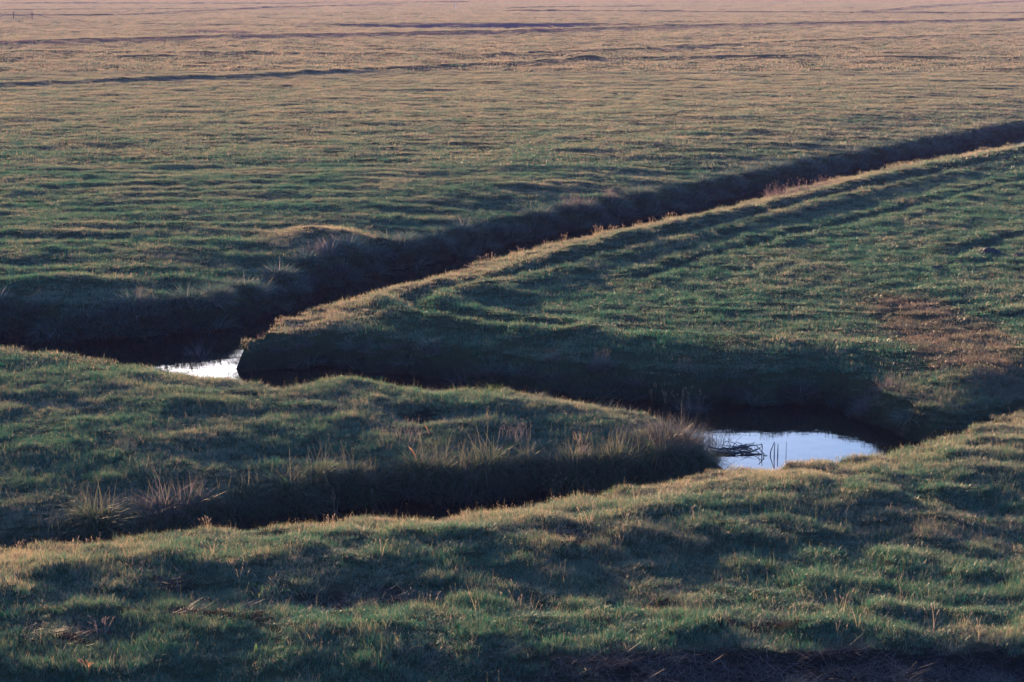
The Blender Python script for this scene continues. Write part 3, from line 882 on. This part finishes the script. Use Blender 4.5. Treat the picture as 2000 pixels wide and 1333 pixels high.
one('orange_spikes', [('blade', stalks(5, .06, .15, .009, .05, .02, .3), M_rust)], 168, 1312, 'orange seed spikes in the sunlit grass by the bare earth', 'weed')
one('pink_flower', [('stem', stalks(1, .005, .16, .004, 0, 0, .05), M_sedge), ('head', stalks(2, .003, .165, .002, .025, .014, .03), M_pink)], 616, 1240, 'tiny pink flower bud on a thin stem in the foreground hollow', 'flower')
weeds = [geo_mesh('seed_stalk', stalks(3, .05, .26, .0045, .05, .011, .35), M_straw) for _ in range(4)]
spots = []
for _ in range(44):
    cx, cy = random.choice([(150, 1130), (420, 1150), (620, 1090), (900, 1200), (1250, 1040), (1600, 1230), (1800, 1290), (1950, 1200)])
    px, py = rng.normal(cx, 70), rng.normal(cy, 22)
    x, y = gp(px, py)
    z, rg, sd_ = land(np.array([x]), np.array([y]))
    if sd_[0] < -.3: spots.append((float(x), float(y), float(z[0])))
row('seed_stalk', weeds, spots, 'few thin bleached seed stalks standing above the foreground turf', 'grass stalk', 'bleached seed stalks in the foreground turf', (.6, 1.1))

# ------------------------------------------------------------------ far fence, marker post, rush strip
def post_mesh(h, r, sides=7):
    me = geo_mesh('post', [tube([(0, 0, -.3), (0, 0, h * .5), (.01, 0, h)], r, r * .85, sides, .5)], M_wood)
    return me
f0, f1 = ground_at(27, 39), ground_at(63, 39)
fence = link('pasture_fence', None, f0)
posts = [(-(f1[0] - f0[0]) * 1.0, -1.5, 0), (0, 0, 0), (f1[0] - f0[0], f1[1] - f0[1], 0)]
pm = post_mesh(1.30, .10)
for q in posts:
    zz = land_z(f0[0] + q[0], f0[1] + q[1]) - f0[2]
    link('post', pm, (q[0], q[1], zz), parent=fence)
P_ = [np.array((q[0], q[1], land_z(f0[0] + q[0], f0[1] + q[1]) - f0[2])) for q in posts]
for hgt in (1.15, .75, .4):
    pts = []
    for a, b in zip(P_[:-1], P_[1:]):
        for k in range(6):
            t = k / 6
            pts.append(a + (b - a) * t + np.array((0, 0, hgt - .18 * 4 * t * (1 - t) * (1.2 - hgt))))
    pts.append(P_[-1] + np.array((0, 0, hgt)))
    link('wire', geo_mesh('wire', [tube(pts, .022, .022, 4, .5)], M_wire), parent=fence)
rail = [P_[-1] + np.array((0, 0, 1.0)), P_[-1] + np.array((2.2, .5, .45)), P_[-1] + np.array((3.8, .9, .05))]
link('rail', geo_mesh('rail', [tube(rail, .05, .04, 6, .5)], M_wood), parent=fence)
rail = [P_[0] + np.array((0, 0, .35)), P_[1] + np.array((-1.0, 0, .9)), P_[1] + np.array((2.0, .2, .55)), P_[-1] + np.array((0, 0, .35))]
link('rail', geo_mesh('rail', [tube(rail, .045, .045, 6, .5)], M_wood), parent=fence)
tag(fence, 'weathered pasture fence of wooden posts with sagging wire on the far field', 'fence')
mp = ground_at(890, 20)
tag(link('marker_post', geo_mesh('marker_post', [tube([(0, 0, -.3), (0, 0, 1.0), (0, 0, 1.5)], .06, .05, 8, .5)], M_paint), mp), 'slim white marker post standing alone on the distant pasture', 'post')
far_rush = [geo_mesh('far_rush', [dome_blades(240, 1.2, .75, .05, (.1, .8), .6, 2)], M_purple) for _ in range(3)]
def strip(px0, py0, px1, py1, n):
    out = []
    for k in range(n):
        t = (k + rng.uniform(-.3, .3)) / n
        out.append(ground_at(px0 + (px1 - px0) * t, py0 + (py1 - py0) * t + rng.normal(0, .6)))
    return out
row('rush_bed', far_rush, strip(372, 64, 490, 66, 14), 'dark rush clump in the short bed just beyond the distant ditch', 'rush', 'rushes in the short bed beyond the distant ditch', (.5, .9))
row('ditch_rush', far_rush, strip(0, 88, 420, 77, 26) + strip(440, 75, 700, 72, 30) + strip(700, 71, 1000, 66, 24) + strip(1000, 65, 2000, 41, 80), 'purplish brown rush clump lining the distant straight ditch', 'rush',
    'rushes along the distant straight ditch', (.45, .8))
row('distant_rush', far_rush, strip(1690, 26, 1830, 13, 16) + strip(1830, 12, 2000, 4, 16) + strip(0, 31, 430, 21, 30) + strip(430, 20, 780, 10, 26) + strip(1500, 26, 2000, 28, 26),
    'small dark rush clump along the farthest field drains', 'rush', 'rushes along the farthest drains', (.35, .65))

# ------------------------------------------------------------------ morning haze
def box_mesh(name, lo, hi):
    V = [(x, y, z) for z in (lo[2], hi[2]) for y in (lo[1], hi[1]) for x in (lo[0], hi[0])]
    return mesh_from(name, V, [[0, 2, 3, 1], [4, 5, 7, 6], [0, 1, 5, 4], [2, 6, 7, 3], [0, 4, 6, 2], [1, 3, 7, 5]])
hm, hn, hl = mat('haze')
pv = hn.new('ShaderNodeVolumePrincipled')
pv.inputs['Color'].default_value = (.42, .46, 1.0, 1)
pv.inputs['Density'].default_value = HAZE
pv.inputs['Anisotropy'].default_value = 0.0
ho = hn.new('ShaderNodeOutputMaterial')
hl.new(pv.outputs[0], ho.inputs['Volume'])
hme = box_mesh('haze', (-1700, -120, -4), (1700, 3300, 10))
hme.materials.append(hm)
tag(link('haze', hme), kind='stuff')
